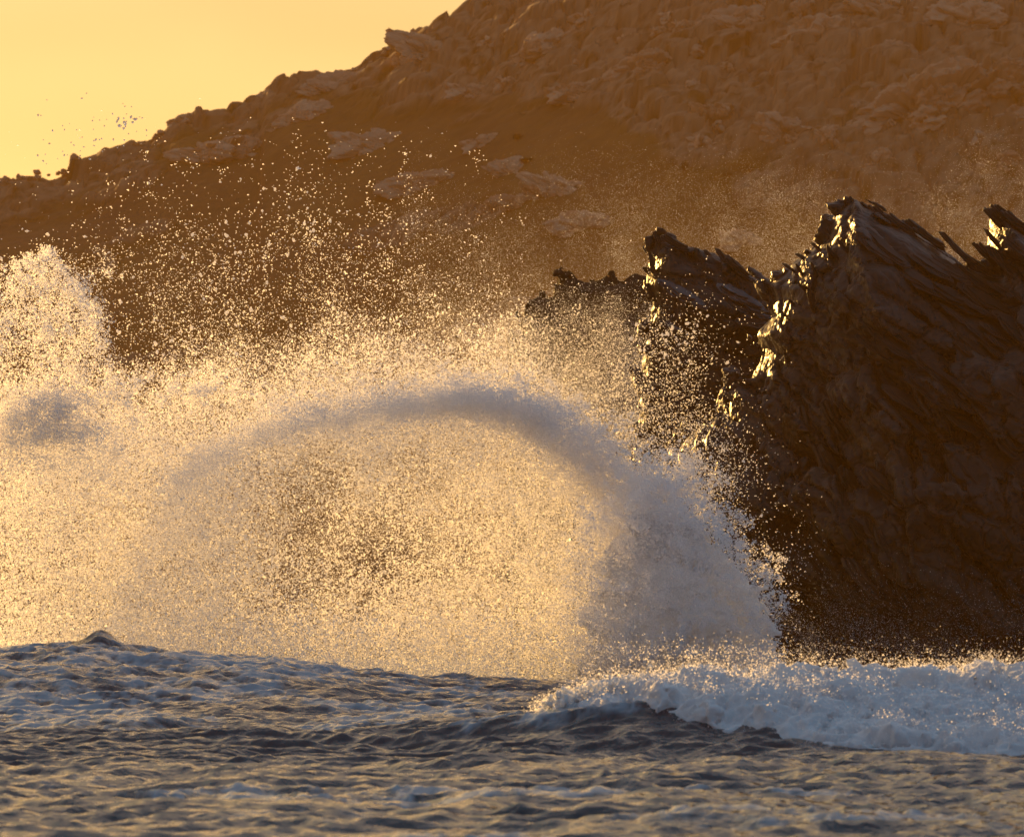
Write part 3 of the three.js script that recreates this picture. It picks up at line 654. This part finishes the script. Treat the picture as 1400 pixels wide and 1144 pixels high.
// lumps of drops: each centre of a scatter gets up to per drops, drawn out along the angle that flow gives
function lumps(centres, per, sigma, flow) {
  const out = [];
  for (const c of centres) {
    const n = per * (0.3 + 1.4 * rnd()), s = sigma * (0.4 + 1.3 * rnd() * rnd()), a = flow(c) + gauss() * 0.35, long = 1 + 2.2 * rnd(), bend = gauss() * 0.5;
    for (let i = 0; i < n; i++) {
      const u = gauss() * s * long, v = gauss() * s + bend * u * u / (s * long + 1e-6) * 0.4;
      out.push(new THREE.Vector3(c.x + Math.cos(a) * u - Math.sin(a) * v, c.y + Math.sin(a) * u + Math.cos(a) * v, c.z + gauss() * s));
    }
  }
  return out;
}
const bell = (x, m, s) => Math.exp(-((x - m) ** 2) / (2 * s * s));
const arch = [[225, 690], [280, 628], [350, 596], [430, 578], [520, 566], [600, 556], [655, 556], [715, 572], [765, 604], [810, 650], [850, 705], [880, 765], [890, 830]];
const archTop = table([[120, 900], [190, 740], ...arch.slice(0, 12), [885, 900]]);
const torn = (px, py, s, k) => { const r = ridged(px * s + 0.6 * noise(px * s * 2, py * s * 2, k), py * s, k, 3) / 1.75; return smooth(0.1, 0.75, r); };
const wisps = (px, py, s, k) => fbm(px * s, py * s, k, 3);
// curtain of drops hanging under the arch
const curtain = sprayCloud('spray_curtain', 'fine', scatter(112000, [120, 550, 900, 925], (px, py) => {
  const t = archTop(px);
  if (py < t) return 0;
  const hole = 0.55 * bell(px, 395, 35) * bell(py, 695, 45) + 0.42 * bell(px, 540, 90) * bell(py, 745, 40) + 0.25 * bell(px, 470, 60) * bell(py, 670, 40);
  return clamp(0.55 + 0.4 * wisps(px, py, 0.014, 4.4) + 0.25 * wisps(px, py, 0.05, 2) - hole * (0.75 + 0.5 * wisps(px, py, 0.03, 1.2)) + 0.2 * smooth(780, 900, py), 0.05, 1);
}, 132, 0.7), 'golden backlit curtain of drops hanging under the arch of the wave');
mist('', 'glow', [120, 540, 900, 930], 130.8, 133.4, (px, py) => { const t = archTop(px); return py < t - 6 ? 0 : 2000 * clamp(0.75 + 0.5 * wisps(px, py, 0.012, 3) - 0.6 * bell(px, 395, 35) * bell(py, 695, 45) - 0.5 * bell(px, 540, 90) * bell(py, 745, 40), 0.1, 1.3) * smooth(120, 220, px); }, '', curtain);
// the thick rim of the arch
{
  const centres = [], turns = new Map();
  for (let i = 0; i < 2600; i++) {
    const t = Math.pow(rnd(), 0.72) * (arch.length - 1), k = Math.min(arch.length - 2, Math.floor(t)), u = t - k, dx = arch[k + 1][0] - arch[k][0], dy = arch[k + 1][1] - arch[k][1], w = lerp(11, 44, smooth(5, 11, t)), a = gauss(), l = Math.hypot(dx, dy);
    if (rnd() > 0.5 + 0.5 * smooth(1, 7, t)) continue;
    const q = at(arch[k][0] + dx * u - dy / l * a * w * 0.8 + (t > 8 ? 8 : 0), arch[k][1] + dy * u + dx / l * a * w * 0.8 - 4, 131.3 + gauss() * 0.4 + 0.25 * a);
    centres.push(q);
    turns.set(q, Math.atan2(-dy, dx));
  }
  sprayCloud('wave_rim', 'dense', [...lumps(centres, 46, 0.11, (c) => turns.get(c)), ...lumps(centres.filter((_, i) => i % 3 === 0).map((c) => { const q = c.clone().add(new THREE.Vector3(gauss() * 0.2, gauss() * 0.2 + 0.1, 0.3)); turns.set(q, turns.get(c) + gauss() * 0.5); return q; }), 26, 0.03, (c) => turns.get(c))], 'thick grey rim of water along the arch of the wave');
}
// golden cloud thrown above the arch, thinning upwards
const cloudTop = table([[0, 520], [150, 560], [240, 540], [330, 490], [420, 455], [560, 440], [680, 452], [780, 500], [860, 560], [930, 640]]);
const cloud = sprayCloud('spray_cloud', 'fine', scatter(85000, [0, 400, 960, 900], (px, py) => {
  const top = cloudTop(px), under = archTop(px), a = smooth(top - 40, top + 70, py + 50 * wisps(px, py, 0.012, 7)), b = 1 - 0.8 * smooth(under - 10, under + 60, py);
  return clamp(a * b * (0.7 + 0.4 * wisps(px, py, 0.014, 2.5)) * (1 - 0.9 * smooth(690, 860, px)), 0, 1);
}, 135, 1.1), 'golden spray cloud thrown up above the arch of the wave');
mist('', 'glow', [150, 420, 900, 760], 133.4, 137.4, (px, py) => { const top = cloudTop(px); return 1300 * smooth(top - 50, top + 80, py + 50 * wisps(px, py, 0.012, 7)) * (1 - 0.8 * smooth(690, 860, px)) * (1 - 0.6 * smooth(archTop(px), archTop(px) + 80, py)) * clamp(0.8 + 0.5 * wisps(px, py, 0.012, 5), 0, 1.3); }, '', cloud);
// spray flying free in front of the hill
const peaks = (px) => 110 * bell(px, 420, 50) + 70 * bell(px, 260, 60) + 50 * bell(px, 545, 40) + 40 * bell(px, 640, 60) + 40 * bell(px, 130, 60);
sprayCloud('flying_spray', 'coarse', scatter(32000, [0, 130, 960, 620], (px, py) => {
  const h = clamp((py - 290 + peaks(px)) / 270, 0, 1);
  return Math.pow(h, 1.9) * clamp(0.12 + 0.9 * torn(px, py, 0.009, 9) + 0.5 * wisps(px, py, 0.04, 3), 0.03, 1) * (1 - 0.8 * smooth(560, 900, px) * smooth(520, 380, py)) * (1 - 0.6 * smooth(130, 0, px)) * smooth(620, 560, py);
}, 135, 1.5), 'loose drops flying high in front of the hillside');
sprayCloud('scattered_drops', 'single', scatter(1600, [0, 170, 760, 520], (px, py) => Math.pow(clamp((py - 150 + peaks(px)) / 240, 0, 1), 1.2) * smooth(760, 480, px) * (0.4 + 0.9 * bell(px, 400, 170)), 134, 1.5), 'scattered single drops above the spray cloud');
sprayCloud('scattered_drops', 'coarse', scatter(6500, [690, 390, 1070, 640], (px, py) => clamp(bell(px, 790, 85) * bell(py, 545, 75) + 0.2 * bell(px, 900, 70) * bell(py, 470, 40), 0, 1), 137, 1), 'scattered golden drops in front of the veiled crag');
// mass of spray at the left
const bank = sprayCloud('spray_bank', 'fine', scatter(50000, [-60, 480, 420, 905], (px, py) => clamp(smooth(500, 660, py + 60 * wisps(px, py, 0.01, 3)) * smooth(420, 220, px) * (0.7 + 0.45 * wisps(px, py, 0.012, 6)), 0, 1), 134, 0.9), 'golden spray bank left of the arching wave');
mist('', 'glow', [-60, 480, 330, 930], 132.4, 135.6, (px, py) => 1450 * smooth(490, 640, py + 60 * wisps(px, py, 0.01, 3)) * smooth(330, 200, px) * clamp(0.8 + 0.5 * wisps(px, py, 0.012, 5), 0, 1.3), '', bank);
const plumeTop = table([[-60, 380], [0, 352], [30, 345], [50, 330], [62, 324], [85, 348], [120, 400], [170, 480], [230, 570], [320, 640]]);
sprayCloud('spray_plume', 'fine', scatter(25000, [-60, 300, 320, 700], (px, py) => { const t = plumeTop(px) + 34 * noise(px * 0.05, 3, 1) + 16 * noise(px * 0.2, 3, 1); return py < t ? 0 : clamp((0.2 + 1.0 * torn(px, py, 0.014, 8) + 0.4 * wisps(px, py, 0.03, 4)) * smooth(t - 5, t + 90, py) * (1 - 0.6 * smooth(540, 690, py)) * (0.35 + 0.65 * smooth(190, 70, px)), 0, 1); }, 131.5, 0.5), 'ragged plume of white water shot up beyond the left swell');
sprayCloud('water_clump', 'dense', [
  ...lumps(scatter(190, [-40, 350, 150, 520], (px, py) => 0.8 * torn(px, py, 0.02, 12) * smooth(340, 400, py), 130.6, 0.3), 40, 0.07, () => 1.5),
  ...lumps(scatter(420, [-40, 520, 200, 660], (px, py) => clamp(bell(px, 62, 50) * bell(py, 582, 30) * (0.25 + 1.3 * torn(px, py, 0.022, 2)), 0, 1), 130.2, 0.3), 70, 0.09, () => 1.2),
  ...lumps(scatter(110, [140, 480, 340, 570], (px, py) => clamp((bell(px, 195, 30) * bell(py, 528, 14) + bell(px, 280, 30) * bell(py, 530, 12)) * torn(px, py, 0.035, 2), 0, 1), 130.4, 0.25), 50, 0.06, () => 0.9),
], 'dark blue grey clumps of solid water in the left plume');
// white water piling up against the foot of the rock
const pile = table([[790, 720], [840, 690], [880, 668], [930, 678], [960, 705], [985, 722], [1010, 745], [1040, 785], [1062, 830], [1070, 880], [1075, 930]]);
sprayCloud('wave_splash', 'dense', [
  ...scatter(7000, [770, 650, 1090, 930], (px, py) => { const t = pile(px) + 20 * noise(px * 0.06, 1, 2) + 10 * noise(px * 0.17, 1, 2); return py < t ? 0 : clamp((0.12 + 0.75 * torn(px, py, 0.018, 5) + 0.5 * torn(px, py, 0.05, 8)) * smooth(t, t + 20, py) + 0.2 * smooth(740, 830, py), 0, 1); }, 129.5, 0.55),
  ...lumps(scatter(800, [770, 650, 1090, 930], (px, py) => { const t = pile(px) + 20 * noise(px * 0.06, 1, 2); return py < t + 8 ? 0 : 0.35 + 0.65 * torn(px, py, 0.02, 5); }, 129.3, 0.6), 34, 0.1, (c) => 2.2 - 0.25 * (c.x - 3)),
  ...lumps(scatter(330, [850, 610, 1000, 740], (px, py) => clamp(bell(px, 910, 42) * bell(py, 680, 30) * (0.15 + 1.2 * torn(px, py, 0.03, 3)), 0, 1), 130.5, 0.45), 60, 0.09, () => 2.4),
], 'grey white splash piling up against the foot of the peaked rock');
sprayCloud('splash_drops', 'coarse', scatter(4200, [880, 560, 1130, 900], (px, py) => clamp(bell(px, 950, 40) * bell(py, 640, 45) + 0.3 * bell(px, 1030, 38) * bell(py, 790, 70), 0, 1), 131, 0.6), 'sparkling drops flung across the dark rock face');
{
  const outline = [[806, 965], [815, 840], [838, 770], [868, 728], [905, 716], [938, 728], [962, 738], [986, 752], [1008, 772], [1034, 808], [1050, 850], [1056, 905], [1058, 965]], billow = (x, y, z) => Math.abs(noise(x, y, z)) * 2;
  const g = rockGeometry({ outline, d: 130.4, cell: 0.045, depth: 0.75, back: 0.5, reach: 0.5, relief: (x, y) => 0.2 * noise(x, y, 4), detail: (x, y, z) => 0.3 * (billow(x * 0.9, y * 1.1, z * 0.9) - 0.4) + 0.2 * (billow(x * 2.2, y * 2.2, z * 2.2) - 0.35) + 0.12 * noise(x * 5, y * 5, z * 5) + 0.1 * noise(x * 10, y * 10, z * 10) });
  const c = at(940, 930, 130.4), m = new THREE.Mesh(intoGroup(g, { position: c }), foamMaterial);
  m.position.copy(c);
  put(m, 'wave_surge', { label: 'billowing surge of white water heaped against the foot of the peaked rock', category: 'surge' });
  console.log('surge', g.index.count / 3);
}
// ragged fingers of water torn off the outer edge of the arch and of the splash
{
  const centres = [], air = [], turns = new Map(), finger = (px, py, d, a) => { const q = at(px, py, d); centres.push(q); turns.set(q, a); };
  for (let i = 0; i < 260; i++) { const px = 800 + 265 * rnd(), a = 1.57 - (px - 900) / 190 + gauss() * 0.5, r = Math.abs(gauss()) * 16; finger(px + Math.cos(a) * r, pile(px) - Math.sin(a) * r + 14 * gauss() + 6, 129 + gauss() * 0.5, a); }
  for (let i = 0; i < 330; i++) { const t = 2 + rnd() * 8.5, k = Math.floor(t), u = t - k, dx = arch[k + 1][0] - arch[k][0], dy = arch[k + 1][1] - arch[k][1], l = Math.hypot(dx, dy), r = 26 + Math.abs(gauss()) * 18; finger(arch[k][0] + dx * u + dy / l * r, arch[k][1] + dy * u - dx / l * r, 131.6 + gauss() * 0.5, Math.atan2(-dy, dx) + 0.7 + gauss() * 0.5); }
  for (let i = 0; i < 130; i++) { const px = 5 + 130 * rnd(); finger(px, plumeTop(px) + 10 + Math.abs(gauss()) * 25, 131 + gauss() * 0.3, 1.7 + gauss() * 0.4); }
  for (let i = 0; i < 160; i++) finger(790 + 180 * rnd(), 780 + 120 * rnd(), 128.4 + gauss() * 0.4, 1.9 + gauss() * 0.7);
  for (const q of scatter(170, [120, 200, 720, 520], (px, py) => clamp((py - 200 + peaks(px)) / 260, 0, 1) * torn(px, py, 0.012, 3), 133.5, 0.8)) { air.push(q); turns.set(q, 1.6 + gauss() * 0.6); }
  sprayCloud('water_fingers', 'dense', [...lumps(centres, 34, 0.032, (c) => turns.get(c)), ...lumps(air, 9, 0.06, (c) => turns.get(c))], 'ragged fingers of water torn off the edge of the wave');
}
// foot of the spray, where it meets the sea
sprayCloud('surf_mist', 'fine', scatter(20000, [-60, 800, 880, 945], (px, py) => smooth(800, 890, py), 128.5, 1.2), 'boiling mist along the waterline of the arching wave');
sprayCloud('crest_drops', 'fuzz', scatter(2600, [770, 862, 1420, 930], (px, py) => clamp(bell(py, 900, 12) * (0.4 + bell(px, 915, 40) + 0.6 * bell(px, 1020, 40)) * (0.5 + 1.2 * wisps(px, py, 0.05, 4)), 0, 1), 85, 0.4), 'bright drops leaping off the breaking crest');
sprayCloud('wave_froth', 'fuzz', whiteSkin.flatMap((q) => [q, q]), 'fine froth covering the white water of the breaking wave');
// gobs of water: bigger torn lumps among the drops
const gobShapes = [0, 1, 2, 3].map((k) => {
  const g = new THREE.IcosahedronGeometry(1, 3), p = g.attributes.position;
  for (let i = 0; i < p.count; i++) { const x = p.getX(i), y = p.getY(i), z = p.getZ(i), r = 0.75 + 0.6 * noise(x * 1.3 + k * 5, y * 1.3, z * 1.3) + 0.3 * noise(x * 3, y * 3 + k, z * 3); p.setXYZ(i, x * r * 1.5, y * r, z * r); }
  g.computeVertexNormals();
  return g;
});
function gobs(name, list, label, material = sprayMaterial) {
  const group = put(new THREE.Group(), name, { kind: 'stuff', label, category: 'spray' });
  gobShapes.forEach((g, k) => {
    const own = list.filter((_, i) => i % 4 === k), m = new THREE.InstancedMesh(g, material, own.length);
    own.forEach(([q, s], i) => { dummy.position.copy(q); dummy.scale.setScalar(s); dummy.rotation.set(rnd() * 6.3, rnd() * 6.3, rnd() * 6.3); dummy.updateMatrix(); m.setMatrixAt(i, dummy.matrix); });
    dummy.scale.setScalar(1);
    copiesTotal += own.length;
    put(m, 'drops', { kind: 'stuff' }, group);
  });
}
gobs('water_gobs', [
  ...scatter(130, [200, 170, 660, 480], (px, py) => clamp(bell(px, 400, 60) * bell(py, 330, 60) + 0.3 * bell(px, 330, 120) * bell(py, 330, 70) + 0.5 * bell(px, 545, 25) * bell(py, 310, 14), 0, 1), 133.5, 0.6),
  ...scatter(90, [860, 420, 1010, 520], (px, py) => bell(px, 920, 40) * bell(py, 462, 22), 136, 0.4),
  ...scatter(160, [0, 300, 330, 560], () => 1, 131, 0.5),
  ...scatter(200, [860, 580, 1080, 850], (px, py) => bell(px, 940, 45) * bell(py, 680, 60), 130, 0.4),
].map((q) => [q, 0.014 + 0.032 * Math.pow(rnd(), 3)]), 'larger torn gobs of water among the flying drops');
{
  const out = scatter(60, [50, 110, 200, 235], (px, py) => smooth(100, 230, py) * (py < skyline(px) - 4 ? 1 : 0), 133, 0.4).map((q) => [q, 0.012 + 0.012 * rnd()]);
  for (let i = 0; i < 14; i++) out.push([at(166 + gauss() * 9, 166 + gauss() * 7, 133 + gauss() * 0.2), 0.015 + rnd() * 0.03]);
  gobs('dark_drops', out, 'dark drops standing out against the yellow sky', physical({ color: rgb(1, 1, 1), roughness: 0, transmission: 1, thickness: 0.02, ior: 1.33 }));
}
// fine mist drifting behind the rocks and at their feet
const drift = mist('drifting_mist', 'far', [560, 150, 1560, 930], 169, 171, (px, py) => 1500 * clamp(smooth(180, 470, py + 60 * wisps(px, py, 0.006, 3)) * (0.75 + 0.45 * wisps(px, py, 0.008, 1)) * (0.45 + 0.55 * smooth(600, 900, px)), 0, 1.2), 'fine golden mist drifting behind the rocks');
mist('', 'far', [600, 370, 1120, 930], 151, 153, (px, py) => 2600 * clamp(bell(px, 810, 110) * smooth(370, 520, py) + 0.5 * bell(px, 960, 70) * smooth(400, 560, py), 0, 1), '', drift);
mist('surf_haze', 'haze', [1030, 740, 1460, 930], 129, 132.5, (px, py) => 900 * Math.pow(smooth(760, 905, py), 1.5) * (0.35 + 0.75 * bell(px, 1110, 110)), 'glowing haze at the foot of the peaked rock behind the breaking wave');
console.log('copies', copiesTotal, 'drops', dropsTotal);

renderer.render(scene, camera);
